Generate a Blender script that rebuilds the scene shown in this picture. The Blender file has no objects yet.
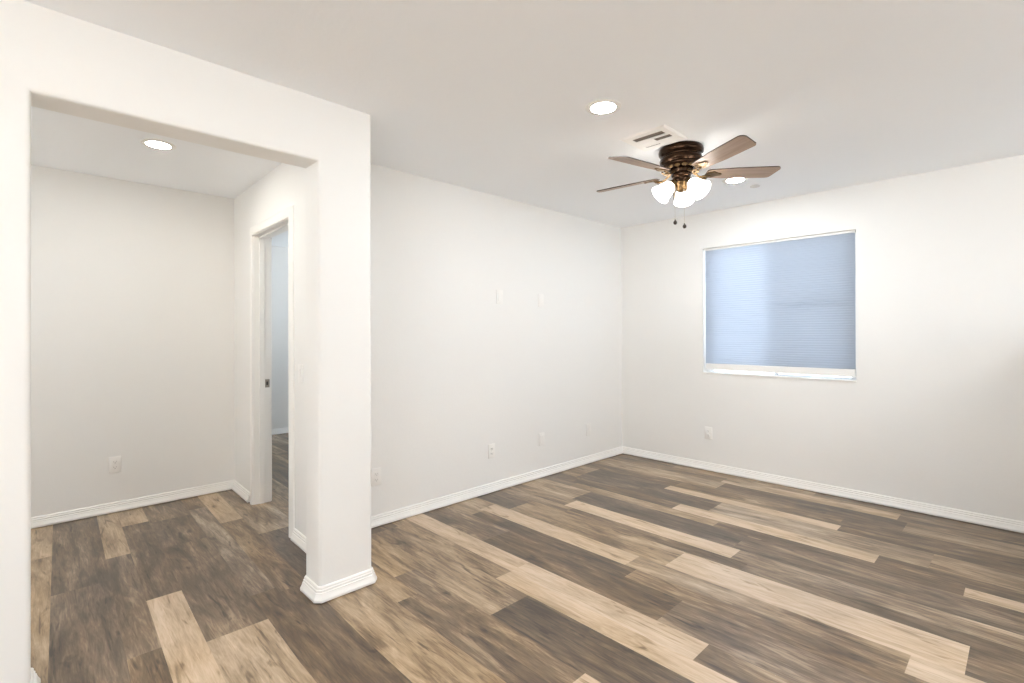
import bpy, bmesh, math, random
from mathutils import Vector, Matrix
random.seed(7)
S = bpy.context.scene
COL = S.collection
PI = math.pi

# ------------------------------------------------------------------ camera
YAW, PITCH, ROLL = 0.8034, 0.0039, -0.003
FPX, CY, CAM_H = 498.69, 331.875, 1.2934
fh = Vector((-math.sin(YAW), math.cos(YAW), 0)); up = Vector((0, 0, 1))
R0 = Vector((math.cos(YAW), math.sin(YAW), 0))
FW = fh * math.cos(PITCH) + up * math.sin(PITCH)
U0 = up * math.cos(PITCH) - fh * math.sin(PITCH)
R1 = R0 * math.cos(ROLL) + U0 * math.sin(ROLL)
U1 = U0 * math.cos(ROLL) - R0 * math.sin(ROLL)
cd = bpy.data.cameras.new('camera'); cam = bpy.data.objects.new('camera', cd); COL.objects.link(cam)
cd.sensor_width = 36; cd.sensor_fit = 'HORIZONTAL'
cd.lens = FPX / 1024 * 36
cd.shift_y = (CY - 341.5) / 1024
cd.clip_start = 0.02; cd.clip_end = 200
M3 = Matrix((R1, U1, -FW)).transposed()
cam.matrix_world = Matrix.Translation((0, 0, CAM_H)) @ M3.to_4x4()
S.camera = cam

# ------------------------------------------------------------------ world and exposure
SKY = 1.35                       # daylight outside the windows
LOWER_GLOW = 2.75                    # world below the horizon, raised against the sky to light the ceiling
LENS = 150.0                     # recessed lamps
BULB = 12.0                     # fan lamps
w = bpy.data.worlds.new('world'); S.world = w; w.use_nodes = True
bg = w.node_tree.nodes['Background']
# clear blue sky above the horizon, brighter lower half added to light the ceiling
wn = w.node_tree; tcw = wn.nodes.new('ShaderNodeTexCoord'); sxyz = wn.nodes.new('ShaderNodeSeparateXYZ'); rw = wn.nodes.new('ShaderNodeValToRGB')
mr = wn.nodes.new('ShaderNodeMapRange'); mr.inputs['From Min'].default_value = -1; mr.inputs['From Max'].default_value = 1
wn.links.new(tcw.outputs['Generated'], sxyz.inputs[0]); wn.links.new(sxyz.outputs['Z'], mr.inputs['Value']); wn.links.new(mr.outputs[0], rw.inputs[0])
rw.color_ramp.elements[0].position = 0.485; rw.color_ramp.elements[0].color = (LOWER_GLOW * .84, LOWER_GLOW * .93, LOWER_GLOW, 1)
rw.color_ramp.elements[1].position = 0.515; rw.color_ramp.elements[1].color = (0.36, 0.45, 0.56, 1)
wn.links.new(rw.outputs[0], bg.inputs[0]); bg.inputs[1].default_value = SKY
sd = bpy.data.lights.new('sun', 'SUN'); sun = bpy.data.objects.new('sun', sd); COL.objects.link(sun)
sd.energy = 40; sd.angle = math.radians(0.6); sd.color = (0.88, 0.95, 1.0)
sun.rotation_euler = Vector((-0.10, 0.62, -0.78)).to_track_quat('-Z', 'Y').to_euler()   # in through the added glass door behind the camera
S.view_settings.view_transform = 'Standard'; S.view_settings.look = 'None'
S.view_settings.gamma = 1; S.view_settings.use_curve_mapping = False
S.view_settings.exposure = 1.36
S.cycles.max_bounces = 16; S.cycles.diffuse_bounces = 10; S.cycles.transmission_bounces = 8
S.cycles.transparent_max_bounces = 12; S.cycles.sample_clamp_indirect = 6
S.cycles.caustics_reflective = False; S.cycles.caustics_refractive = False

# ------------------------------------------------------------------ dimensions (metres)
H = 2.44
XL, YB = -3.065, 4.606          # left wall, window wall
XO, XOB = -2.386, -2.558        # wall with the wide opening: face, back
YC = 1.285                      # end of that wall
XH, YD = -4.647, 1.208           # passage wall, doorway wall
SK = -0.0233                    # the doorway wall stands a hair off square
def yd(x): return 1.208 + SK * (x + 3.6)
J0, J1, ZH = 0.0, 1.003, 2.136  # wide opening
DX0, DX1, DZ, YD2 = -4.092, -3.300, 2.042, 1.325   # doorway
XB = -6.77                      # far wall of the bedroom
XR, YF = 3.4, -2.9              # right wall, wall behind the camera
WX0, WX1, WZ0, WZ1 = -2.155, -0.930, 0.913, 2.098  # window opening
WT = 0.15

# ------------------------------------------------------------------ materials
def mat(name, color, rough=0.5, metal=0.0, bump=None, spec=None, emit=None):
    m = bpy.data.materials.new(name); m.use_nodes = True
    nt = m.node_tree; b = nt.nodes['Principled BSDF']
    b.inputs['Base Color'].default_value = (*color, 1)
    b.inputs['Roughness'].default_value = rough
    b.inputs['Metallic'].default_value = metal
    if spec is not None: b.inputs['Specular IOR Level'].default_value = spec
    if emit:
        b.inputs['Emission Color'].default_value = (*emit[0], 1); b.inputs['Emission Strength'].default_value = emit[1]
    if bump:
        sc, st, dist = bump
        tc = nt.nodes.new('ShaderNodeNewGeometry')
        n = nt.nodes.new('ShaderNodeTexNoise'); n.inputs['Scale'].default_value = sc; n.inputs['Detail'].default_value = 3
        bp = nt.nodes.new('ShaderNodeBump'); bp.inputs['Strength'].default_value = st; bp.inputs['Distance'].default_value = dist
        nt.links.new(tc.outputs['Position'], n.inputs['Vector'])
        nt.links.new(n.outputs['Fac'], bp.inputs['Height']); nt.links.new(bp.outputs['Normal'], b.inputs['Normal'])
    return m

M_WALL = mat('wall_paint', (0.85, 0.838, 0.815), 0.7, bump=(55, 0.12, 0.004))
M_CEIL = mat('ceiling_paint', (0.91, 0.93, 0.955), 0.85, bump=(45, 0.15, 0.004))
M_TRIM = mat('trim_paint', (0.89, 0.87, 0.84), 0.35)
M_PLATE = mat('white_plastic', (0.87, 0.85, 0.82), 0.3)
M_VENT = mat('vent_paint', (0.90, 0.89, 0.87), 0.6)
M_DISC = mat('disc_shade_grey', (0.70, 0.69, 0.67), 0.5)  # greyed so the disc carries the shade of its rim
M_SLOT = mat('outlet_slot', (0.22, 0.20, 0.185), 0.5)
M_DARK = mat('dark_slot', (0.05, 0.045, 0.04), 0.5)
M_GREY = mat('duct_shade', (0.20, 0.17, 0.14), 0.8)
M_NICKEL = mat('nickel', (0.36, 0.32, 0.28), 0.35, 1.0)
M_VINYL = mat('window_vinyl', (0.85, 0.85, 0.85), 0.35)
M_CHAIN = mat('chain_metal', (0.55, 0.47, 0.36), 0.3, 1.0)

def bronze(name, c0, c1, rough):
    m = mat(name, c0, rough, 0.85); nt = m.node_tree; b = nt.nodes['Principled BSDF']
    g = nt.nodes.new('ShaderNodeNewGeometry'); n = nt.nodes.new('ShaderNodeTexNoise')
    n.inputs['Scale'].default_value = 28; n.inputs['Detail'].default_value = 4
    mx = nt.nodes.new('ShaderNodeMix'); mx.data_type = 'RGBA'
    mx.inputs[6].default_value = (*c0, 1); mx.inputs[7].default_value = (*c1, 1)
    nt.links.new(g.outputs['Position'], n.inputs['Vector']); nt.links.new(n.outputs['Fac'], mx.inputs[0])
    nt.links.new(mx.outputs[2], b.inputs['Base Color'])
    return m
M_BRONZE = bronze('dark_bronze', (0.018, 0.008, 0.004), (0.060, 0.030, 0.013), 0.25)
M_BRASS = bronze('antique_brass', (0.10, 0.060, 0.026), (0.20, 0.125, 0.056), 0.38)

def wood_blade():
    m = mat('blade_wood', (0.3, 0.2, 0.14), 0.42); nt = m.node_tree; b = nt.nodes['Principled BSDF']
    t = nt.nodes.new('ShaderNodeTexCoord'); mp = nt.nodes.new('ShaderNodeMapping'); mp.inputs['Scale'].default_value = (3, 60, 1)
    n = nt.nodes.new('ShaderNodeTexNoise'); n.inputs['Scale'].default_value = 1.0; n.inputs['Detail'].default_value = 5
    r = nt.nodes.new('ShaderNodeValToRGB')
    r.color_ramp.elements[0].position = 0.3; r.color_ramp.elements[0].color = (0.30, 0.205, 0.145, 1)
    r.color_ramp.elements[1].position = 0.75; r.color_ramp.elements[1].color = (0.42, 0.305, 0.225, 1)
    nt.links.new(t.outputs['Object'], mp.inputs['Vector']); nt.links.new(mp.outputs[0], n.inputs['Vector'])
    nt.links.new(n.outputs['Fac'], r.inputs[0]); nt.links.new(r.outputs[0], b.inputs['Base Color'])
    return m
M_BLADE = wood_blade()
M_BLADE_EDGE = mat('blade_edge', (0.05, 0.035, 0.028), 0.5)
M_FOB = mat('dark_fob_wood', (0.035, 0.018, 0.01), 0.4)

def translucent(name, color, trans, rough=0.6):
    m = bpy.data.materials.new(name); m.use_nodes = True; nt = m.node_tree; nt.nodes.clear()
    o = nt.nodes.new('ShaderNodeOutputMaterial'); d = nt.nodes.new('ShaderNodeBsdfDiffuse'); t = nt.nodes.new('ShaderNodeBsdfTranslucent')
    mx = nt.nodes.new('ShaderNodeMixShader'); mx.inputs[0].default_value = trans
    d.inputs[0].default_value = (*color, 1); t.inputs[0].default_value = (*color, 1)
    nt.links.new(d.outputs[0], mx.inputs[1]); nt.links.new(t.outputs[0], mx.inputs[2]); nt.links.new(mx.outputs[0], o.inputs[0])
    return m
M_SHADE_CLOTH = translucent('cellular_cloth', (0.53, 0.56, 0.61), 0.62)  # blue of the daylight put into the cloth colour
M_LAMP_GLASS = translucent('opal_glass', (0.92, 0.90, 0.86), 0.5)
_nt = M_LAMP_GLASS.node_tree; _o = [n for n in _nt.nodes if n.type == 'OUTPUT_MATERIAL'][0]; _src = _o.inputs[0].links[0].from_socket
_e = _nt.nodes.new('ShaderNodeEmission'); _e.inputs[0].default_value = (0.98, 0.98, 0.98, 1); _e.inputs[1].default_value = 2.0   # lit from inside
_a = _nt.nodes.new('ShaderNodeAddShader'); _nt.links.new(_src, _a.inputs[0]); _nt.links.new(_e.outputs[0], _a.inputs[1]); _nt.links.new(_a.outputs[0], _o.inputs[0])

def see_through(name, frac, color=(1, 1, 1), refl=0.0):
    m = bpy.data.materials.new(name); m.use_nodes = True; nt = m.node_tree; nt.nodes.clear()
    o = nt.nodes.new('ShaderNodeOutputMaterial'); t = nt.nodes.new('ShaderNodeBsdfTransparent')
    g = nt.nodes.new('ShaderNodeBsdfGlossy') if refl else nt.nodes.new('ShaderNodeBsdfDiffuse')
    if refl: g.inputs['Roughness'].default_value = 0.02
    else: g.inputs[0].default_value = (*color, 1)
    mx = nt.nodes.new('ShaderNodeMixShader'); mx.inputs[0].default_value = 1 - frac
    nt.links.new(t.outputs[0], mx.inputs[1]); nt.links.new(g.outputs[0], mx.inputs[2]); nt.links.new(mx.outputs[0], o.inputs[0])
    return m
M_GLASS = see_through('window_glass', 0.93, refl=1.0)
M_SCREEN = see_through('insect_screen', 0.60, (0.05, 0.05, 0.055))

def emission(name, color, strength):
    m = bpy.data.materials.new(name); m.use_nodes = True; nt = m.node_tree; nt.nodes.clear()
    o = nt.nodes.new('ShaderNodeOutputMaterial'); e = nt.nodes.new('ShaderNodeEmission')
    e.inputs[0].default_value = (*color, 1); e.inputs[1].default_value = strength
    nt.links.new(e.outputs[0], o.inputs[0]); return m
M_LENS = emission('led_lens', (0.88, 0.945, 1.0), LENS)
M_LENS_WARM = emission('led_lens_warm', (1.0, 0.97, 0.90), LENS * 0.54)
M_BULB = emission('bulb_glow', (1.0, 0.95, 0.88), BULB)

def floor_mat():
    m = bpy.data.materials.new('vinyl_planks'); m.use_nodes = True; nt = m.node_tree
    N = nt.nodes; L = nt.links; b = N['Principled BSDF']
    g = N.new('ShaderNodeNewGeometry')
    a = N.new('ShaderNodeAttribute'); a.attribute_name = 'plank'; a.attribute_type = 'GEOMETRY'
    sp = N.new('ShaderNodeSeparateColor'); L.new(a.outputs['Color'], sp.inputs[0])   # tone, seed, warmth
    def math_(op, x, y=None):
        n = N.new('ShaderNodeMath'); n.operation = op
        for k, v in enumerate((x, y)):
            if v is None: continue
            if isinstance(v, (int, float)): n.inputs[k].default_value = v
            else: L.new(v, n.inputs[k])
        return n.outputs[0]
    off = N.new('ShaderNodeCombineXYZ')
    L.new(math_('MULTIPLY', sp.outputs[1], 37.0), off.inputs[0]); L.new(math_('MULTIPLY', sp.outputs[1], 91.0), off.inputs[1]); L.new(math_('MULTIPLY', sp.outputs[1], 53.0), off.inputs[2])
    ad = N.new('ShaderNodeVectorMath'); ad.operation = 'ADD'; L.new(g.outputs['Position'], ad.inputs[0]); L.new(off.outputs[0], ad.inputs[1])
    def noise(scale, det, rough, dist=0.0):
        mp = N.new('ShaderNodeMapping'); mp.inputs['Scale'].default_value = scale
        n = N.new('ShaderNodeTexNoise'); n.inputs['Scale'].default_value = 1; n.inputs['Detail'].default_value = det
        n.inputs['Roughness'].default_value = rough; n.inputs['Distortion'].default_value = dist
        L.new(ad.outputs[0], mp.inputs[0]); L.new(mp.outputs[0], n.inputs['Vector']); return n.outputs['Fac']
    n1 = noise((1.6, 8, 1), 4, 0.62, 0.9)       # broad streaks
    n2 = noise((4.5, 36, 1), 5, 0.65, 1.0)      # grain
    n3 = noise((14, 190, 1), 3, 0.6)          # fine grain
    n4 = noise((3.2, 15, 1), 2, 0.5, 1.5)     # knots
    n5 = noise((1.1, 2.2, 1), 2, 0.5)         # grey wash
    calm = N.new('ShaderNodeMapRange'); calm.inputs['From Min'].default_value = 0.55; calm.inputs['From Max'].default_value = 0.88
    calm.inputs['To Min'].default_value = 1.0; calm.inputs['To Max'].default_value = 0.72; L.new(sp.outputs[0], calm.inputs['Value'])
    var = math_('MULTIPLY', math_('SUBTRACT', n1, 0.5), 1.15)
    var = math_('ADD', var, math_('MULTIPLY', math_('SUBTRACT', n2, 0.5), 0.78))
    var = math_('ADD', var, math_('MULTIPLY', math_('SUBTRACT', n3, 0.5), 0.36))
    v = math_('ADD', math_('SUBTRACT', sp.outputs[0], 0.02), math_('MULTIPLY', var, calm.outputs[0]))
    n6 = noise((3.4, 75, 1), 3, 0.55, 0.5)    # thin dark cracks in the grain
    ck = N.new('ShaderNodeMapRange'); ck.inputs['From Min'].default_value = 0.60; ck.inputs['From Max'].default_value = 0.74; L.new(n6, ck.inputs['Value'])
    v = math_('SUBTRACT', v, math_('MULTIPLY', ck.outputs[0], 0.24))
    # bright planks stay even, so pull the swing in near the top
    kn = N.new('ShaderNodeMapRange'); kn.inputs['From Min'].default_value = 0.63; kn.inputs['From Max'].default_value = 0.76
    L.new(n4, kn.inputs['Value'])
    v = math_('SUBTRACT', v, math_('MULTIPLY', kn.outputs[0], 0.35))
    r = N.new('ShaderNodeValToRGB'); cr = r.color_ramp
    pts = [(0.0, (0.046, 0.032, 0.021)), (0.25, (0.108, 0.075, 0.049)), (0.45, (0.200, 0.143, 0.095)), (0.65, (0.370, 0.280, 0.192)), (0.85, (0.530, 0.415, 0.308)), (1.0, (0.630, 0.512, 0.400))]
    cr.elements[0].position, cr.elements[0].color = pts[0][0], (*pts[0][1], 1)
    cr.elements[1].position, cr.elements[1].color = pts[-1][0], (*pts[-1][1], 1)
    for p, c in pts[1:-1]:
        e = cr.elements.new(p); e.color = (*c, 1)
    L.new(v, r.inputs[0])
    # grey wash on the planks that look greyer
    hs = N.new('ShaderNodeHueSaturation'); L.new(r.outputs[0], hs.inputs['Color'])
    sat = math_('ADD', math_('ADD', math_('MULTIPLY', sp.outputs[2], 0.55), 0.66), math_('MULTIPLY', math_('SUBTRACT', n5, 0.5), 0.5))
    L.new(sat, hs.inputs['Saturation'])
    L.new(hs.outputs[0], b.inputs['Base Color'])
    rg = math_('ADD', math_('MULTIPLY', n2, 0.12), 0.30)
    L.new(rg, b.inputs['Roughness'])
    b.inputs['Specular IOR Level'].default_value = 0.5
    b.inputs['Coat Weight'].default_value = 0.2; b.inputs['Coat Roughness'].default_value = 0.2; b.inputs['Coat IOR'].default_value = 1.6
    bp = N.new('ShaderNodeBump'); bp.inputs['Strength'].default_value = 0.12; bp.inputs['Distance'].default_value = 0.002
    L.new(n3, bp.inputs['Height']); L.new(bp.outputs[0], b.inputs['Normal'])
    return m
M_FLOOR = floor_mat()

# ------------------------------------------------------------------ helpers
def obj(name, bm, m, parent=None, smooth=False, loc=None, mats=None):
    bmesh.ops.recalc_face_normals(bm, faces=bm.faces[:])
    me = bpy.data.meshes.new(name); bm.to_mesh(me); bm.free()
    for x in (mats or [m]): me.materials.append(x)
    o = bpy.data.objects.new(name, me); COL.objects.link(o)
    if parent: o.parent = parent
    if loc: o.location = loc
    if smooth:
        for p in me.polygons: p.use_smooth = True
        try: me.set_sharp_from_angle(angle=math.radians(38))
        except Exception: pass
    return o
def thing(name, label, cat, loc=(0, 0, 0), rot=(0, 0, 0), group=None):
    o = bpy.data.objects.new(name, None); COL.objects.link(o); o.empty_display_size = 0.05
    o.location = loc; o.rotation_euler = rot; o['label'] = label; o['category'] = cat
    if group: o['group'] = group
    return o
def struct(name, bm, m, parent=None, smooth=False, mats=None):
    o = obj(name, bm, m, parent, smooth, mats=mats)
    if parent is None: o['kind'] = 'structure'
    return o
def box(bm, x0, x1, y0, y1, z0, z1, bevel=0.0, mi=0):
    r = bmesh.ops.create_cube(bm, size=1.0)
    vs = r['verts']
    for v in vs:
        v.co = Vector(((x0 + x1) / 2 + v.co.x * (x1 - x0), (y0 + y1) / 2 + v.co.y * (y1 - y0), (z0 + z1) / 2 + v.co.z * (z1 - z0)))
    fs = set(f for v in vs for f in v.link_faces)
    if bevel:
        es = list(set(e for v in vs for e in v.link_edges))
        rb = bmesh.ops.bevel(bm, geom=es, offset=bevel, segments=2, profile=0.5, affect='EDGES')
        fs = set(rb['faces']) | set(f for f in fs if f.is_valid)
    for f in fs: f.material_index = mi
    return fs
def lathe(bm, prof, n=40, mtx=None, close=True):
    rings = []
    for r, z in prof:
        if r < 1e-6: rings.append([bm.verts.new((0, 0, z))])
        else: rings.append([bm.verts.new((r * math.cos(2 * PI * k / n), r * math.sin(2 * PI * k / n), z)) for k in range(n)])
    for a, b in zip(rings, rings[1:]):
        for k in range(n):
            q = [a[k % len(a)], a[(k + 1) % len(a)], b[(k + 1) % len(b)], b[k % len(b)]]
            u = []
            for x in q:
                if x not in u: u.append(x)
            if len(u) > 2:
                try: bm.faces.new(u)
                except ValueError: pass
    if mtx is not None:
        bmesh.ops.transform(bm, matrix=mtx, verts=[v for r in rings for v in r])
def tube(bm, pts, rad, n=8, flat=1.0):
    pts = [Vector(p) for p in pts]; rings = []
    for i, p in enumerate(pts):
        t = (pts[min(i + 1, len(pts) - 1)] - pts[max(i - 1, 0)]).normalized()
        s = t.cross(Vector((0, 0, 1)))
        s = Vector((1, 0, 0)) if s.length < 1e-4 else s.normalized()
        u = s.cross(t).normalized()
        rr = rad[i] if isinstance(rad, (list, tuple)) else rad
        rings.append([bm.verts.new(p + s * rr * math.cos(2 * PI * k / n) + u * rr * flat * math.sin(2 * PI * k / n)) for k in range(n)])
    for a, b in zip(rings, rings[1:]):
        for k in range(n): bm.faces.new((a[k], a[(k + 1) % n], b[(k + 1) % n], b[k]))
    bm.faces.new(rings[0][::-1]); bm.faces.new(rings[-1])
def torus(bm, R, r, mtx, n=24, m=8, a0=0.0, a1=2 * PI):
    full = abs(a1 - a0 - 2 * PI) < 1e-6; cnt = n if full else n + 1; rings = []
    for i in range(cnt):
        a = a0 + (a1 - a0) * i / n
        rings.append([bm.verts.new(mtx @ Vector(((R + r * math.cos(2 * PI * k / m)) * math.cos(a), (R + r * math.cos(2 * PI * k / m)) * math.sin(a), r * math.sin(2 * PI * k / m)))) for k in range(m)])
    for i in range(n if full else n):
        a, b = rings[i], rings[(i + 1) % cnt]
        for k in range(m): bm.faces.new((a[k], a[(k + 1) % m], b[(k + 1) % m], b[k]))
def prism(bm, poly, z0, z1, fn=lambda a, b, c: (a, b, c)):
    lo = [bm.verts.new(fn(x, y, z0)) for x, y in poly]; hi = [bm.verts.new(fn(x, y, z1)) for x, y in poly]
    n = len(poly)
    for k in range(n): bm.faces.new((lo[k], lo[(k + 1) % n], hi[(k + 1) % n], hi[k]))
    f0 = bm.faces.new(lo[::-1]); f1 = bm.faces.new(hi)
    return lo + hi
def sweep(bm, path, prof):
    """profile (d, z) along a floor path; d goes to the left of the walking direction, corners mitred"""
    P = [Vector(p) for p in path]; rings = []
    for i, p in enumerate(P):
        a = (P[i] - P[i - 1]).normalized() if i else None
        b = (P[i + 1] - P[i]).normalized() if i < len(P) - 1 else None
        na = Vector((-a.y, a.x)) if a is not None else None; nb = Vector((-b.y, b.x)) if b is not None else None
        if na is None: n = nb
        elif nb is None: n = na
        else:
            n = (na + nb).normalized(); n = n / max(0.25, n.dot(na))
        rings.append([bm.verts.new((p.x + n.x * d, p.y + n.y * d, z)) for d, z in prof])
    m = len(prof)
    for a, b in zip(rings, rings[1:]):
        for k in range(m - 1): bm.faces.new((a[k], b[k], b[k + 1], a[k + 1]))
    bm.faces.new(rings[0]); bm.faces.new(rings[-1][::-1])

# ------------------------------------------------------------------ floor: planks of three widths laid along x
ROWS = [ # (y lower, y upper, [(x start, tone, warmth), ...])
 (4.46, 4.80, [(-9, .40, 1), (-2.4, .62, 1), (-1.2, .40, 1), (.3, .6, 1), (1.5, .3, .9)]),
 (4.31, 4.46, [(-9, .36, 1.1), (-1.87, .72, 1), (-.64, .40, .9), (.6, .3, .9), (1.9, .6, 1)]),
 (4.08, 4.31, [(-9, .64, 1), (-1.82, .30, .85), (-.58, .54, .95), (.7, .3, .9), (1.9, .5, 1)]),
 (3.91, 4.08, [(-9, .38, 1), (-2.1, .42, 1), (-.9, .36, .9), (.3, .7, 1), (1.5, .4, 1)]),
 (3.80, 3.91, [(-9, .58, 1), (-2.85, .28, .7), (-2.12, .86, 1), (-.88, .36, .9), (.5, .5, 1), (1.7, .3, 1)]),
 (3.55, 3.80, [(-9, .54, 1), (-2.85, .27, .65), (-1.63, .62, .75), (-.39, .50, .8), (.8, .3, .9), (2, .7, 1)]),
 (3.41, 3.55, [(-9, .32, .9), (-2.78, .30, .8), (-1.84, .92, .95), (-.61, .42, .9), (.6, .3, 1), (1.8, .8, 1)]),
 (3.295, 3.41, [(-9, .34, .8), (-2.72, .66, 1), (-1.48, .32, .9), (-.23, .88, 1), (1, .4, 1), (2.2, .3, 1)]),
 (3.045, 3.295, [(-9, .56, 1), (-2.49, .27, .7), (-1.25, .38, .8), (-.02, .30, .8), (1.2, .5, 1), (2.4, .3, 1)]),
 (2.895, 3.045, [(-9, .46, 1), (-2.44, .93, 1.05), (-1.20, .58, .8), (.03, .5, .9), (1.2, .8, 1), (2.4, .4, 1)]),
 (2.785, 2.895, [(-9, .48, 1), (-2.35, .36, 1), (-1.1, .38, .85), (.1, .4, 1), (1.3, .3, 1)]),
 (2.54, 2.785, [(-9, .30, .75), (-2.67, .57, 1.05), (-1.415, .90, 1), (-.175, .37, .85), (1.05, .5, 1), (2.2, .3, 1)]),
 (2.39, 2.54, [(-9, .60, 1), (-2.82, .88, 1), (-1.575, .54, .9), (-.335, .92, 1), (.9, .4, 1), (2.1, .3, 1)]),
 (2.27, 2.39, [(-9, .66, 1), (-2.775, .30, 1), (-1.5, .44, 1), (-.3, .36, .9), (.9, .7, 1)]),
 (2.03, 2.27, [(-9, .38, .85), (-2.375, .30, 1), (-1.17, .46, .9), (.05, .3, 1), (1.2, .5, 1), (2.4, .8, 1)]),
 (1.885, 2.03, [(-9, .84, 1), (-1.97, .88, 1.05), (-.93, .52, .9), (.3, .3, 1), (1.5, .8, 1)]),
 (1.77, 1.885, [(-9, .52, 1), (-1.965, .86, 1.05), (-.72, .45, 1), (.5, .3, 1), (1.7, .5, 1)]),
 (1.52, 1.77, [(-9, .54, 1.05), (-1.725, .28, .8), (-.5, .4, 1), (.7, .6, 1), (2, .3, 1)]),
 (1.385, 1.52, [(-9, .54, 1.1), (-2.35, .44, .9), (-1.18, .90, 1.1), (0, .4, 1), (1.2, .3, 1)]),
 (1.27, 1.385, [(-9, .56, 1.1), (-2.12, .34, .9), (-.9, .5, 1), (.3, .8, 1), (1.5, .3, 1)]),
 (1.02, 1.27, [(-9, .35, .75), (-4.7, .56, .75), (-3.47, .30, .7), (-2.42, .60, 1.05), (-1.2, .5, 1), (0, .3, 1), (1.2, .8, 1)]),
 (.88, 1.02, [(-9, .4, 1), (-5.1, .78, 1), (-3.85, .42, .95), (-2.62, .32, 1), (-1.4, .4, 1), (-.2, .3, 1), (1, .5, 1)]),
 (.765, .88, [(-9, .4, 1), (-4.3, .47, .6), (-2.68, .34, 1.1), (-1.45, .4, 1), (-.2, .8, 1), (1, .4, 1)]),
 (.52, .765, [(-9, .4, .8), (-4.2, .35, .7), (-3.65, .36, .75), (-2.41, .76, .95), (-1.2, .3, 1), (0, .5, 1), (1.2, .3, 1)]),
 (.375, .52, [(-9, .5, 1), (-5.4, .74, 1), (-4.25, .32, .75), (-2.985, .86, .95), (-1.75, .4, 1), (-.5, .3, 1), (.7, .8, 1)]),
 (.26, .375, [(-9, .5, 1), (-4.9, .72, 1), (-3.70, .40, .75), (-2.5, .4, 1), (-1.3, .5, 1), (0, .3, 1)]),
 (.03, .26, [(-9, .4, 1), (-4.65, .34, .65), (-3.37, .34, .7), (-2.15, .4, 1), (-.9, .3, 1), (.3, .5, 1)]),
 (-.12, .03, [(-9, .4, 1), (-5.2, .70, 1), (-3.98, .66, 1), (-2.2, .4, 1), (-1, .8, 1), (.2, .3, 1)]),
]  # some right-hand tones lifted to paint in the window's glare
y = -.12; k = 0
while y > YF - 0.1:
    hgt = (.11, .25, .15)[k % 3]; k += 1; xs = []; x = -9 + random.random()
    while x < XR: xs.append((x, random.choice((.3, .35, .4, .5, .6, .85)), random.choice((.7, .9, 1)))); x += 1.22
    ROWS.append((y - hgt, y, xs)); y -= hgt
def skew(x, y):     # the boards run a hair off the wall direction towards the passage
    f = min(1.0, max(0.0, (2.1 - y) / 1.0)); return y + 0.03 * f * max(0.0, -2.0 - x)
bm = bmesh.new()
info = []
X0F, X1F = XB - 0.15, XR + 0.15
for (y0, y1, segs) in ROWS:
    # long first pieces are cut into ordinary lengths
    full = []
    for i, (xs, tone, wm) in enumerate(segs):
        xe = segs[i + 1][0] if i + 1 < len(segs) else 9.0
        first = True; e = xe
        cuts = []
        while e - xs > 1.75 and xs < -5: cuts.append((e - 1.23, e, tone if first else random.choice((.3, .4, .55)), wm)); e -= 1.23; first = False
        cuts.append((xs, e, tone if first else .4, wm))
        full += cuts
    for (xs, xe, tone, wm) in full:
        a, b = max(xs, X0F), min(xe, X1F)
        if b - a < 0.01: continue
        ins = [a] + ([-2.0] if a < -2.0 < b else []) + [b]
        lo = [bm.verts.new((x, skew(x, y0), 0)) for x in ins]; hi = [bm.verts.new((x, skew(x, y1), 0)) for x in ins]
        f = bm.faces.new(lo + hi[::-1]); info.append((tone, random.random(), wm))
me = bpy.data.meshes.new('floor'); bm.normal_update(); bm.to_mesh(me); bm.free()
at = me.attributes.new('plank', 'FLOAT_COLOR', 'CORNER')
for p, (t, s, wm) in zip(me.polygons, info):
    for li in p.loop_indices: at.data[li].color = (t, s, wm, 1)
me.materials.append(M_FLOOR)
fl = bpy.data.objects.new('floor', me); COL.objects.link(fl); fl['kind'] = 'structure'

# ------------------------------------------------------------------ ceiling and walls
bm = bmesh.new(); box(bm, XB - .15, XR + .15, YF - .15, YB + .15, H, H + .12); struct('ceiling', bm, M_CEIL)

def wall_holes(name, axis, c0, c1, a0, a1, holes, m=M_WALL, ztop=H):
    """wall between a0..a1 along its length, thickness c0..c1, with rectangular holes (a, b, z0, z1)"""
    bm = bmesh.new(); cuts = sorted(set([a0, a1] + [v for h in holes for v in h[:2]])); zc = sorted(set([0, ztop] + [v for h in holes for v in h[2:]]))
    def solid(i, j):
        if not (0 <= i < len(cuts) - 1 and 0 <= j < len(zc) - 1): return False
        ca = (cuts[i] + cuts[i + 1]) / 2; cz = (zc[j] + zc[j + 1]) / 2
        return not any(h[0] < ca < h[1] and h[2] < cz < h[3] for h in holes)
    P = (lambda a, c, z: (a, c, z)) if axis == 'x' else (lambda a, c, z: (c, a, z))
    vs = {}
    def V(a, c, z):
        kk = (round(a, 5), c, round(z, 5))
        if kk not in vs: vs[kk] = bm.verts.new(P(a, c, z))
        return vs[kk]
    for i in range(len(cuts) - 1):
        for j in range(len(zc) - 1):
            if not solid(i, j): continue
            x0, x1, z0, z1 = cuts[i], cuts[i + 1], zc[j], zc[j + 1]
            for c in (c0, c1): bm.faces.new([V(x0, c, z0), V(x1, c, z0), V(x1, c, z1), V(x0, c, z1)])
            if not solid(i - 1, j): bm.faces.new([V(x0, c0, z0), V(x0, c1, z0), V(x0, c1, z1), V(x0, c0, z1)])
            if not solid(i + 1, j): bm.faces.new([V(x1, c0, z0), V(x1, c1, z0), V(x1, c1, z1), V(x1, c0, z1)])
            if not solid(i, j - 1): bm.faces.new([V(x0, c0, z0), V(x0, c1, z0), V(x1, c1, z0), V(x1, c0, z0)])
            if not solid(i, j + 1): bm.faces.new([V(x0, c0, z1), V(x0, c1, z1), V(x1, c1, z1), V(x1, c0, z1)])
    return struct(name, bm, m)

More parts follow.
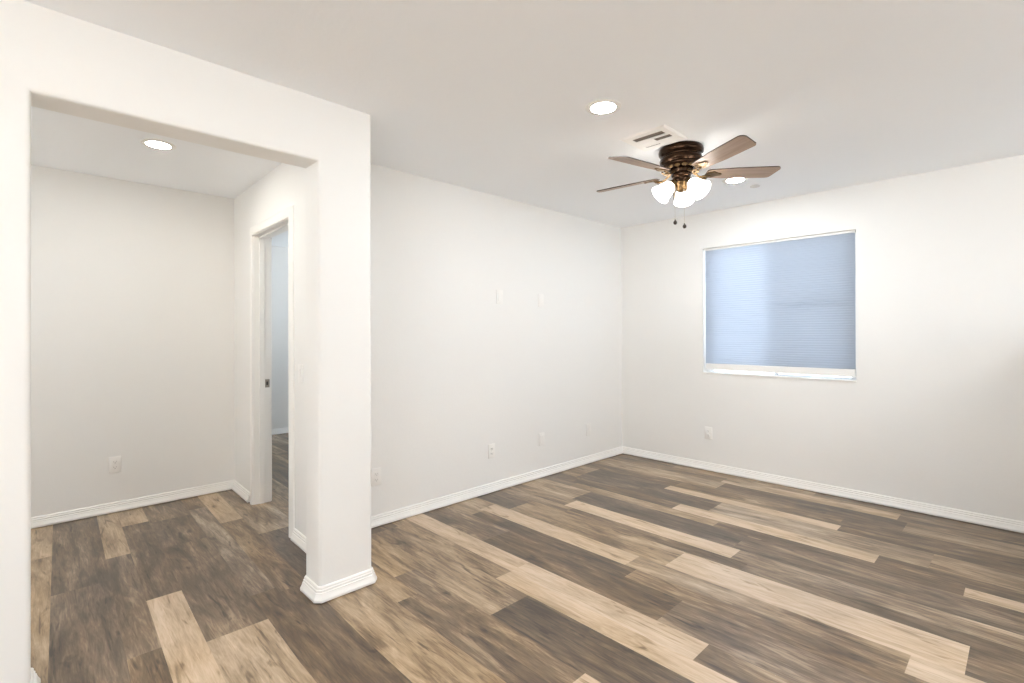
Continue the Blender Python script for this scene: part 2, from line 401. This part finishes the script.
BEDWIN = (-6.4, -4.0, 0.7, 2.1)
wall_holes('wall_back', 'x', YB, YB + WT, XL - .12, XR + .15, [(WX0, WX1, WZ0, WZ1)])
wall_holes('wall_bedroom_back', 'x', YB, YB + WT, XB - .15, XL - .12, [BEDWIN])
wall_holes('wall_left', 'y', XL - .12, XL, YC - .02, YB, [])
wall_holes('wall_bedroom_far', 'y', XB - .12, XB, YD + .05, YB, [])
wall_holes('wall_passage', 'y', XH - .12, XH, YF, yd(XH) + .03, [])
SKEW = Matrix.Translation((-3.6, 1.208, 0)) @ Matrix.Rotation(math.atan(SK), 4, 'Z') @ Matrix.Translation((3.6, -1.208, 0))
wall_holes('wall_doorway', 'x', YD, YD2, XB - .12, XL, [(DX0 - .02, DX1 + .02, 0, DZ + .02)]).matrix_world = SKEW
ADDED_SLIDE = (0.2, 3.0, 0.0, 2.2)  # unseen glass door, put in to light the room
ADDED_HALLWIN = (-4.2, -3.3, 0.9, 1.9)  # unseen window, put in to bring daylight into the passage
wall_holes('wall_front', 'x', YF - .15, YF, XH - .12, XR + .15, [ADDED_HALLWIN, ADDED_SLIDE])
ADDED_RWIN = (1.6, 3.6, 1.0, 2.0)  # unseen window, added as a side source of daylight
wall_holes('wall_right', 'y', XR, XR + .15, YF, YB, [ADDED_RWIN])

# the wall with the wide opening, rounded drywall corners
poly = [(YF, 0), (J0, 0), (J0, ZH), (J1, ZH), (J1, 0), (YC, 0), (YC, H), (YF, H)]
bm = bmesh.new(); prism(bm, poly, XOB, XO, lambda a, b, c: (c, a, b))
bm.edges.ensure_lookup_table(); sel = []
for e in bm.edges:
    a, b = e.verts[0].co, e.verts[1].co
    mx = (a + b) / 2; vert = abs(a.z - b.z) > 1; horiz_y = abs(a.y - b.y) > 0.3
    if vert and (abs(mx.y - J0) < 1e-4 or abs(mx.y - J1) < 1e-4 or (abs(mx.y - YC) < 1e-4 and abs(mx.x - XO) < 1e-4)): sel.append(e)
    if horiz_y and abs(mx.z - ZH) < 1e-4: sel.append(e)
bmesh.ops.recalc_face_normals(bm, faces=bm.faces[:])
bmesh.ops.bevel(bm, geom=sel, offset=0.018, segments=5, profile=0.5, affect='EDGES')
struct('wall_opening', bm, M_WALL, smooth=True)
# short return behind the column
bm = bmesh.new(); box(bm, XL, XOB + .005, YD, YC, 0, H); struct('wall_return', bm, M_WALL).matrix_world = SKEW
# low kitchen wall just past the right of the picture
bm = bmesh.new(); box(bm, 0.10, 0.22, 3.1, YB, 0, 1.20); box(bm, 0.07, 0.25, 3.07, YB, 1.20, 1.227, 0.006); struct('wall_kitchen_low', bm, M_WALL)

# ------------------------------------------------------------------ baseboards
BB = [(0, 0.004), (.026, 0.004), (.0265, .016), (.020, .030), (.0165, .040), (.0165, .0435), (.0125, .0465), (.0125, .056), (.0085, .059), (.0085, .0665), (.005, .072), (0, .073)]
def baseboard(name, path):
    bm = bmesh.new(); sweep(bm, path, BB); o = struct(name, bm, M_TRIM); return o
c = 0.012
baseboard('baseboard_back', [(0.10, YB), (XL, YB)])
baseboard('baseboard_left', [(XL, YB), (XL, YC)])
baseboard('baseboard_column', [(XL, YC), (XO - c, YC), (XO, YC - c), (XO, J1 + c), (XO - c, J1), (XOB + c, J1), (XOB, J1 + c), (XOB, yd(XOB))])
baseboard('baseboard_doorway', [(XOB, yd(XOB)), (DX1 + .078, yd(DX1 + .078))])
baseboard('baseboard_passage', [(DX0 - .078, yd(DX0 - .078)), (XH, yd(XH)), (XH, YF)])
baseboard('baseboard_opening', [(XOB, YF), (XOB, J0 - c), (XOB + c, J0), (XO - c, J0), (XO, J0 - c), (XO, YF)])
baseboard('baseboard_bedroom', [(XL - .12, YB), (XB, YB), (XB, yd(XB) + .117)])
baseboard('baseboard_right', [(XR, YF), (XR, YB), (0.22, YB)])

# ------------------------------------------------------------------ doorway frame
door = bpy.data.objects.new('door_1', None); COL.objects.link(door); door['kind'] = 'structure'; door.matrix_world = SKEW @ Matrix.Translation((DX0, YD, 0))
def dchild(name, bm, m, smooth=False):
    bmesh.ops.translate(bm, vec=(-DX0, -YD, 0), verts=bm.verts[:]); return obj(name, bm, m, door, smooth)
bm = bmesh.new()
box(bm, DX0 - .02, DX0, YD - .003, YD2 + .003, 0, DZ + .02); box(bm, DX1, DX1 + .02, YD - .003, YD2 + .003, 0, DZ + .02); box(bm, DX0, DX1, YD - .003, YD2 + .003, DZ, DZ + .02)
dchild('jamb', bm, M_TRIM)
bm = bmesh.new(); s0, s1 = YD + .038, YD + .074
box(bm, DX0, DX0 + .011, s0, s1, 0, DZ, .002); box(bm, DX1 - .011, DX1, s0, s1, 0, DZ, .002); box(bm, DX0, DX1, s0, s1, DZ - .011, DZ, .002)
dchild('door_stop', bm, M_TRIM)
CW = 0.068
CAS = [(0, 0), (0, .011), (.006, .015), (.02, .0165), (.045, .014), (.058, .0115), (.064, .008), (CW, .006), (CW, 0)]   # (outward from opening, depth)
def casing(yface, sgn):
    bm = bmesh.new(); e = 0.005
    ring = [((DX0 - e), 0, -1, 0), (DX0 - e, DZ + e, -1, 1), (DX1 + e, DZ + e, 1, 1), (DX1 + e, 0, 1, 0)]
    rs = [[bm.verts.new((x + dx * o, yface - sgn * d, z + dz * o)) for o, d in CAS] for x, z, dx, dz in ring]
    for a, b in zip(rs, rs[1:]):
        for k in range(len(CAS)): bm.faces.new((a[k], a[(k + 1) % len(CAS)], b[(k + 1) % len(CAS)], b[k]))
    bm.faces.new(rs[0]); bm.faces.new(rs[-1])
    return bm
dchild('casing', casing(YD, 1), M_TRIM); dchild('casing', casing(YD2, -1), M_TRIM)
bm = bmesh.new(); box(bm, DX0, DX0 + .002, YD + .080, YD + .112, .885, .948, .0008)
sp_ = dchild('strike_plate', bm, M_NICKEL)
bm = bmesh.new(); box(bm, DX0 + .0015, DX0 + .0026, YD + .088, YD + .102, .904, .931)
bmesh.ops.translate(bm, vec=(-DX0, -YD, 0), verts=bm.verts[:]); obj('strike_hole', bm, M_DARK, sp_)

# ------------------------------------------------------------------ windows
def window(name, x0, x1, z0, z1, yin, screen=True, axis='x', sill=True):
    """horizontal slider set towards the outside of the wall; axis 'x': wall along x with inside at y = yin, looking out to +y"""
    root = bpy.data.objects.new(name, None); COL.objects.link(root); root['kind'] = 'structure'
    if axis == 'x': root.location = (x0, yin, z0)
    elif axis == '-x': root.location = (x1, yin, z0); root.rotation_euler = (0, 0, PI)
    else: root.location = (yin, x1, z0); root.rotation_euler = (0, 0, -PI / 2)
    W, Hh = x1 - x0, z1 - z0; f = .028; d0, d1 = .085, .135
    bm = bmesh.new()
    box(bm, 0, f, d0, d1, 0, Hh); box(bm, W - f, W, d0, d1, 0, Hh); box(bm, f, W - f, d0, d1, 0, .012); box(bm, f, W - f, d0, d1, Hh - f, Hh)
    obj('frame', bm, M_VINYL, root)
    for k, (a, b, yy) in enumerate(((f, W / 2 + .02, .100), (W / 2 - .02, W - f, .118))):
        bm = bmesh.new(); s = .03; zz0, zz1 = .012, Hh - f
        box(bm, a, a + s, yy, yy + .015, zz0, zz1); box(bm, b - s, b, yy, yy + .015, zz0, zz1)
        box(bm, a + s, b - s, yy, yy + .015, zz0, zz0 + .008); box(bm, a + s, b - s, yy, yy + .015, zz1 - s, zz1)
        sh = obj('sash', bm, M_VINYL, root)
        bm = bmesh.new(); box(bm, a + s, b - s, yy + .006, yy + .009, zz0 + .008, zz1 - s); obj('pane', bm, M_GLASS, sh)
    if screen:
        bm = bmesh.new(); vs = [bm.verts.new(q) for q in ((W / 2, .096, f), (W - f, .096, f), (W - f, .096, Hh - f), (W / 2, .096, Hh - f))]; bm.faces.new(vs)
        sc_ = obj('insect_screen', bm, M_SCREEN, root)
        bm = bmesh.new(); box(bm, W / 2, W - f, .092, .100, Hh * .5 - .010, Hh * .5 + .010); box(bm, W / 2, W - f, .092, .100, f, f + .014); box(bm, W / 2, W - f, .092, .100, Hh - f - .014, Hh - f)
        box(bm, W / 2, W / 2 + .014, .092, .100, f, Hh - f); obj('screen_frame', bm, M_VINYL, sc_)
    if sill:
        bm = bmesh.new(); box(bm, 0, W, -.008, d0, 0, .010, .003); obj('sill', bm, M_TRIM, root)
    return root
window('window_1', WX0, WX1, WZ0, WZ1, YB)
window('window_2', *BEDWIN, YB, False)
window('added_window_3', *ADDED_SLIDE, YF, False, '-x', False)
window('added_window_4', *ADDED_RWIN, XR, False, 'y')
window('added_window_5', *ADDED_HALLWIN, YF, False, '-x', False)

# ------------------------------------------------------------------ cellular blind
bl = thing('cellular_blind', 'cellular shade with daylight blue in its tint, drawn down inside the window of the back wall', 'window blind', ((WX0 + WX1) / 2, YB + .03, WZ0))
bw = (WX1 - WX0) / 2 - .014
zt, zb_ = WZ1 - WZ0 - .012, 1.003 - WZ0 + .004
bm = bmesh.new(); n = 54; pitch = (zt - .008 - zb_) / n
for side, yo in ((-1, -.004), (1, .014)):
    prev = None
    for i in range(2 * n + 1):
        z = zb_ + pitch * i / 2; yy = yo + (side * .0015 if i % 2 else 0)
        cur = (bm.verts.new((-bw, yy, z)), bm.verts.new((bw, yy, z)))
        if prev: bm.faces.new((prev[0], prev[1], cur[1], cur[0]))
        prev = cur
obj('pleated_fabric', bm, M_SHADE_CLOTH, bl)
bm = bmesh.new(); box(bm, -bw - .006, bw + .006, -.012, .024, zt - .008, zt + .011, .003); obj('head_rail', bm, M_TRIM, bl)
bm = bmesh.new(); box(bm, -bw, bw, -.010, .022, .036, zb_, .003); obj('bottom_rail', bm, M_TRIM, bl)

# ------------------------------------------------------------------ outlets, plates, switch (front faces -y before turning)
PLT = 0.006
def face_plate(label, cat, name, loc, rz, kind):
    t = thing(name, label, cat, loc, (0, 0, rz))
    bm = bmesh.new(); box(bm, -.036, .036, -PLT, 0, -.058, .058, .0025); obj('cover_plate', bm, M_PLATE, t, True)
    if kind in ('duplex', 'dark'):
        for z in (.0195, -.0195):
            bm = bmesh.new(); pts = [(.0165 * math.cos(a), max(-.0125, min(.0125, .0165 * math.sin(a)))) for a in [2 * PI * k / 28 for k in range(28)]]
            prism(bm, pts, -PLT - .0022, -PLT + .001, lambda a, b, c_: (a, c_, b + z))
            rc = obj('receptacle', bm, M_PLATE, t)
            bm = bmesh.new(); s = 1.0 if kind == 'duplex' else 1.7; y0 = -PLT - .0027; y1 = -PLT - .001
            box(bm, -.0075 - .0011 * s, -.0075 + .0011 * s, y0, y1, z - .001, z + .0065 * (1 if s == 1 else 1.1)); box(bm, .0068 - .0011 * s, .0068 + .0011 * s, y0, y1, z - .0005, z + .006)
            mb = Matrix.Translation((0, 0, z - .0068)) @ Matrix.Rotation(PI / 2, 4, 'X')
            lathe(bm, [(0, .0075 + .0012), (.0027 * s ** .5, .0075 + .0012), (.0027 * s ** .5, .006), (0, .006)], 12, mb)
            obj('slots', bm, M_SLOT if kind == 'duplex' else M_DARK, rc)
        bm = bmesh.new(); lathe(bm, [(0, PLT + .0015), (.002, PLT + .0012), (.003, PLT), (.003, PLT - .001)], 12, Matrix.Rotation(PI / 2, 4, 'X')); obj('screw', bm, M_PLATE, t)
    elif kind in ('rocker', 'insert'):
        bm = bmesh.new(); box(bm, -.0168, .0168, -PLT - .002, -PLT + .001, -.0335, .0335, .001)
        ins = obj('decorator_insert', bm, M_PLATE, t)
        if kind == 'rocker':
            bm = bmesh.new(); v = [(-.0145, -PLT - .002, -.031), (.0145, -PLT - .002, -.031), (.0145, -PLT - .002, .031), (-.0145, -PLT - .002, .031)]
            f = [(-.0145, -PLT - .0065, .031), (.0145, -PLT - .0065, .031)]
            q = [bm.verts.new(x) for x in v + f]
            bm.faces.new((q[0], q[1], q[5], q[4])); bm.faces.new((q[3], q[2], q[5], q[4])); bm.faces.new((q[0], q[3], q[4])); bm.faces.new((q[1], q[2], q[5])); bm.faces.new(q[:4])
            obj('rocker', bm, M_PLATE, ins)
    elif kind == 'coax':
        bm = bmesh.new(); lathe(bm, [(0, PLT + .008), (.003, PLT + .008), (.0045, PLT + .007), (.0045, PLT + .001), (.007, PLT + .001), (.007, PLT - .001)], 14, Matrix.Rotation(PI / 2, 4, 'X')); obj('jack', bm, M_NICKEL, t)
    if kind in ('blank', 'coax', 'rocker', 'insert'):
        for z in (.042, -.042):
            bm = bmesh.new(); lathe(bm, [(0, PLT + .0012), (.002, PLT + .001), (.003, PLT), (.003, PLT - .001)], 12, Matrix.Translation((0, 0, z)) @ Matrix.Rotation(PI / 2, 4, 'X')); obj('screw', bm, M_PLATE, t)
    return t
RL = PI / 2      # plates on walls that face +x
face_plate('white duplex outlet low on the left wall, just past the column edge', 'outlet', 'wall_outlet', (XL, 1.677, .331), RL, 'duplex')
face_plate('white duplex outlet with dark sockets, low in the middle of the left wall', 'outlet', 'wall_outlet', (XL, 2.717, .333), RL, 'dark')
face_plate('white low wall plate with small jack, second from the back corner', 'wall plate', 'jack_plate', (XL, 3.322, .341), RL, 'insert')
face_plate('blank white wall plate low on the left wall, nearest the back corner', 'wall plate', 'blank_plate', (XL, 4.012, .334), RL, 'blank')
face_plate('white wall plate with raised insert at eye height, the one nearer the column', 'wall plate', 'insert_plate', (XL, 2.812, 1.60), RL, 'insert')
face_plate('plain white wall plate at eye height, the one nearer the back corner', 'wall plate', 'blank_plate', (XL, 3.316, 1.594), RL, 'blank')
face_plate('white duplex outlet low on the back wall, below the window', 'outlet', 'wall_outlet', (-2.106, YB, .35), 0, 'duplex')
face_plate('white duplex outlet low on the passage wall behind the wide opening', 'outlet', 'wall_outlet', (XH, .443, .346), RL, 'duplex')
face_plate('white rocker light switch beside the doorway, half hidden by the column', 'light switch', 'light_switch', (-3.11, yd(-3.11), 1.05), 0, 'rocker')

# ------------------------------------------------------------------ recessed lights
def can(label, x, y, lens=None):
    t = thing('recessed_light', label, 'ceiling light', (x, y, H))
    bm = bmesh.new(); lathe(bm, [(.0605, -.0005), (.0615, -.0045), (.070, -.005), (.086, -.0035), (.089, -.001), (.089, .0)], 48); obj('trim_ring', bm, M_PLATE, t, True)
    bm = bmesh.new(); lathe(bm, [(0, -.005), (.04, -.0048), (.061, -.003), (.061, -.0005), (0, -.0005)], 40); obj('lens', bm, lens or M_LENS, t, True)
    return t
can('round recessed light glowing in the passage ceiling beyond the wide opening', -3.634, .552, M_LENS_WARM)
can('round recessed light in the main ceiling, the larger one nearer the camera', -1.492, 2.086)
can('round recessed light glowing behind the ceiling fan, near the window wall', -1.520, 3.792)
for x, y in ((0.9, 0.3), (2.4, 0.3), (0.6, -1.7), (2.4, -1.7), (1.59, 4.1), (1.75, 2.2), (-3.634, -1.2), (-1.2, -1.2)):  # unseen lamps added for brightness; one throws the low wall's shadow
    can('unseen round recessed light put in the ceiling to brighten the room', x, y)['group'] = 'unseen recessed lights put in for brightness'

# ------------------------------------------------------------------ ceiling cover plate and air vent
t = thing('sprinkler_cover', 'small round white cover disc on the ceiling past the fan, near the window wall', 'ceiling cover', (-1.475, 4.055, H))
bm = bmesh.new(); lathe(bm, [(0, -.009), (.030, -.009), (.035, -.007), (.036, -.004), (.031, -.003), (.031, 0)], 32); obj('disc', bm, M_DISC, t, True)

v = thing('air_vent', 'square white air vent with louvre slots, set in the ceiling beside the fan', 'air vent', (-1.530, 2.640, H))
bm = bmesh.new(); hw, hd = .147, .140
slots = [(-.090, .100, -.088, -.040), (.006, .108, -.018, .026), (-.095, .0, .052, .084)]
xs = sorted(set([-hw + .012, hw - .012] + [q for s in slots for q in s[:2]])); ys = sorted(set([-hd + .012, hd - .012] + [q for s in slots for q in s[2:]]))
for i in range(len(xs) - 1):
    for j in range(len(ys) - 1):
        cx, cyy = (xs[i] + xs[i + 1]) / 2, (ys[j] + ys[j + 1]) / 2
        if any(s[0] < cx < s[1] and s[2] < cyy < s[3] for s in slots): continue
        box(bm, xs[i], xs[i + 1], ys[j], ys[j + 1], -.0075, -.0055)
o_ = [bm.verts.new(q) for q in ((-hw, -hd, 0), (hw, -hd, 0), (hw, hd, 0), (-hw, hd, 0))]
i_ = [bm.verts.new(q) for q in ((-hw + .012, -hd + .012, -.0075), (hw - .012, -hd + .012, -.0075), (hw - .012, hd - .012, -.0075), (-hw + .012, hd - .012, -.0075))]
for q in range(4): bm.faces.new((o_[q], o_[(q + 1) % 4], i_[(q + 1) % 4], i_[q]))
obj('grille_plate', bm, M_VENT, v)
bm = bmesh.new(); box(bm, -hw + .012, hw - .012, -hd + .012, hd - .012, -.0015, 0); obj('dark_backing', bm, M_GREY, v)  # dark sheet under the closed ceiling, standing in for shade in a duct
for (a, b, c_, d), tilt in zip(slots, (0.0, .012, .022)):
    bm = bmesh.new()
    if tilt: prism(bm, [(c_, -.0075), (c_ + .002, -.0075), (d - .004, -.0045), (d - .004, -.0035)] if tilt > .02 else [(c_, -.0075), (c_ + .002, -.0075), (d - .030, -.0035), (d - .031, -.0025)], a, b, lambda p, q, r: (r, p, q))
    else: prism(bm, [(d + .001, -.0075), (d - .001, -.0075), (d + .004, -.003), (d + .006, -.003)], a, b, lambda p, q, r: (r, p, q))
    obj('louvre', bm, M_VENT, v)

# ------------------------------------------------------------------ ceiling fan
FX, FY = -1.494, 2.902
fan = thing('ceiling_fan', 'bronze flush-mount ceiling fan with five wood blades and lit glass shades', 'ceiling fan', (FX, FY, H))
fan.rotation_euler = Matrix.Rotation(0.015, 3, -fh).to_euler()      # hangs a touch out of level
def fobj(name, bm, m, parent=fan, smooth=True): return obj(name, bm, m, parent, smooth)
bm = bmesh.new()
lathe(bm, [(0, .002), (.124, .002), (.131, -.008), (.134, -.020), (.133, -.034), (.127, -.044), (.118, -.050), (.117, -.056), (.124, -.062), (.128, -.074), (.126, -.086), (.117, -.094), (.110, -.098), (.112, -.104), (.110, -.112), (.100, -.124), (.084, -.132), (0, -.132)], 56)
mh = fobj('motor_housing', bm, M_BRONZE)
bm = bmesh.new()
for k in range(14):
    a = 2 * PI * k / 14
    mtx = Matrix.Rotation(a, 4, 'Z') @ Matrix.Translation((.096, 0, -.126)) @ Matrix.Rotation(0.75, 4, 'Y') @ Matrix.Diagonal((.007, .017, .010, 1))
    bmesh.ops.create_uvsphere(bm, u_segments=12, v_segments=8, radius=1, matrix=mtx)
obj('bead_ring', bm, M_BRASS, mh, True)
bm = bmesh.new(); lathe(bm, [(0, -.131), (.066, -.131), (.072, -.136), (.072, -.156), (.064, -.162), (0, -.162)], 40); fobj('flywheel', bm, M_BRONZE)
bm = bmesh.new(); lathe(bm, [(0, -.160), (.052, -.160), (.058, -.166), (.057, -.176), (.052, -.182), (.054, -.190), (.051, -.204), (.042, -.212), (0, -.212)], 40); fobj('switch_housing', bm, M_BRONZE)
bm = bmesh.new(); lathe(bm, [(0, -.210), (.044, -.210), (.050, -.216), (.046, -.226), (.036, -.234), (.033, -.246), (.034, -.256), (.027, -.266), (.012, -.272), (0, -.273)], 36); fobj('light_fitter', bm, M_BRASS)
# blades and their irons
PITCH_B = math.radians(-12)
for k in range(5):
    az = math.radians(44.5 + 72 * k)
    e = bpy.data.objects.new('blade_iron', None)
    bm = bmesh.new()
    tube(bm, [(.062, 0, -.150), (.085, 0, -.160), (.105, 0, -.176), (.125, .010, -.184), (.150, .014, -.180), (.172, .010, -.176)], [.010, .009, .008, .0075, .007, .006], 10, .7)
    tube(bm, [(.105, 0, -.176), (.122, -.014, -.183), (.145, -.018, -.181), (.172, -.010, -.176)], [.007, .007, .0065, .006], 10, .7)
    torus(bm, .019, .0055, Matrix.Translation((.135, 0, -.184)) @ Matrix.Rotation(PITCH_B, 4, 'X'), 20, 8)
    pl = [(.150, -.016), (.170, -.030), (.192, -.034), (.206, -.024), (.222, -.014), (.240, -.010), (.246, 0), (.240, .010), (.222, .014), (.206, .024), (.192, .034), (.170, .030), (.150, .016)]
    vs = prism(bm, pl, -.0095, -.0045)
    bmesh.ops.transform(bm, matrix=Matrix.Translation((0, 0, -.160)) @ Matrix.Rotation(PITCH_B, 4, 'X'), verts=vs)
    for sx, sy in ((.188, .022), (.188, -.022), (.232, 0)):
        mtx = Matrix.Translation((0, 0, -.160)) @ Matrix.Rotation(PITCH_B, 4, 'X') @ Matrix.Translation((sx, sy, -.0095)) @ Matrix.Diagonal((.005, .005, .0025, 1))
        bmesh.ops.create_uvsphere(bm, u_segments=10, v_segments=6, radius=1, matrix=mtx)
    ir = fobj('blade_iron', bm, M_BRASS); ir.rotation_euler = (0, 0, az)
    # blade outline: narrow root, rounded corners at the tip
    out = []
    def rc(cx, cy_, r, a0, a1, n=6):
        return [(cx + r * math.cos(a0 + (a1 - a0) * q / n), cy_ + r * math.sin(a0 + (a1 - a0) * q / n)) for q in range(n + 1)]
    r0, r1, w0, w1 = .150, .588, .046, .064
    out += rc(r0 + .02, -w0 + .02, .02, PI, 1.5 * PI)
    out += [(r0 + .18, -w1 + .004)]
    out += rc(r1 - .030, -w1 + .030, .030, -.5 * PI, 0) + rc(r1 - .052, w1 - .030, .030, 0.15 * PI, .5 * PI)
    out += [(r0 + .18, w1 - .004)]
    out += rc(r0 + .02, w0 - .02, .02, .5 * PI, PI)
    bm = bmesh.new(); prism(bm, out, -.003, .003)
    for f in bm.faces: f.material_index = 0 if abs(f.normal.z) > .5 or len(f.verts) > 4 else 1
    b = obj('blade', bm, M_BLADE, fan, mats=[M_BLADE, M_BLADE_EDGE])
    b.rotation_euler = (Matrix.Rotation(az, 4, 'Z') @ Matrix.Rotation(PITCH_B, 4, 'X')).to_euler(); b.location = (0, 0, -.160)
# three lamp arms with tulip shades
for az in (112, -8, -128):
    A = Matrix.Rotation(math.radians(az), 4, 'Z')
    tilt = A @ Matrix.Translation((.046, 0, -.208)) @ Matrix.Rotation(math.radians(-48), 4, 'Y') @ Matrix.Scale(1.1, 4)
    bm = bmesh.new(); lathe(bm, [(0, .012), (.014, .010), (.018, .0), (.020, -.014), (.026, -.018), (.027, -.026), (.022, -.028), (0, -.028)], 24, tilt)
    so = fobj('lamp_socket', bm, M_BRASS)
    bm = bmesh.new()
    pr = [(.022, -.022), (.027, -.028), (.034, -.040), (.039, -.056), (.043, -.074), (.047, -.092), (.053, -.108), (.0575, -.116)]
    lathe(bm, pr + [(r - .0025, z + .001) for r, z in pr[::-1]], 36, tilt)
    obj('glass_shade', bm, M_LAMP_GLASS, so, True)
    bm = bmesh.new(); lathe(bm, [(0, -.026), (.010, -.028), (.013, -.040), (.020, -.058), (.023, -.070), (.020, -.082), (.010, -.090), (0, -.092)], 20, tilt)
    obj('light_bulb', bm, M_BULB, so, True)
# two pull chains
for dx, dl, zf in ((-.054, 0.0, -.462), (.003, 0.0, -.486)):
    px, py = R0.x * dx - fh.x * .03, R0.y * dx - fh.y * .03
    bm = bmesh.new(); tube(bm, [(px * .9, py * .9, -.205), (px, py, -.24), (px, py, zf + .008)], .0006, 6)
    z = -.24
    while z > zf + .01:
        bmesh.ops.create_icosphere(bm, subdivisions=1, radius=.0011, matrix=Matrix.Translation((px, py, z))); z -= .0065
    pc = fobj('pull_chain', bm, M_CHAIN)
    bm = bmesh.new(); lathe(bm, [(0, .016), (.003, .015), (.004, .010), (.009, .004), (.0115, -.004), (.010, -.011), (.005, -.016), (0, -.017)], 20, Matrix.Translation((px, py, zf)))
    obj('fob', bm, M_FOB, pc, True)
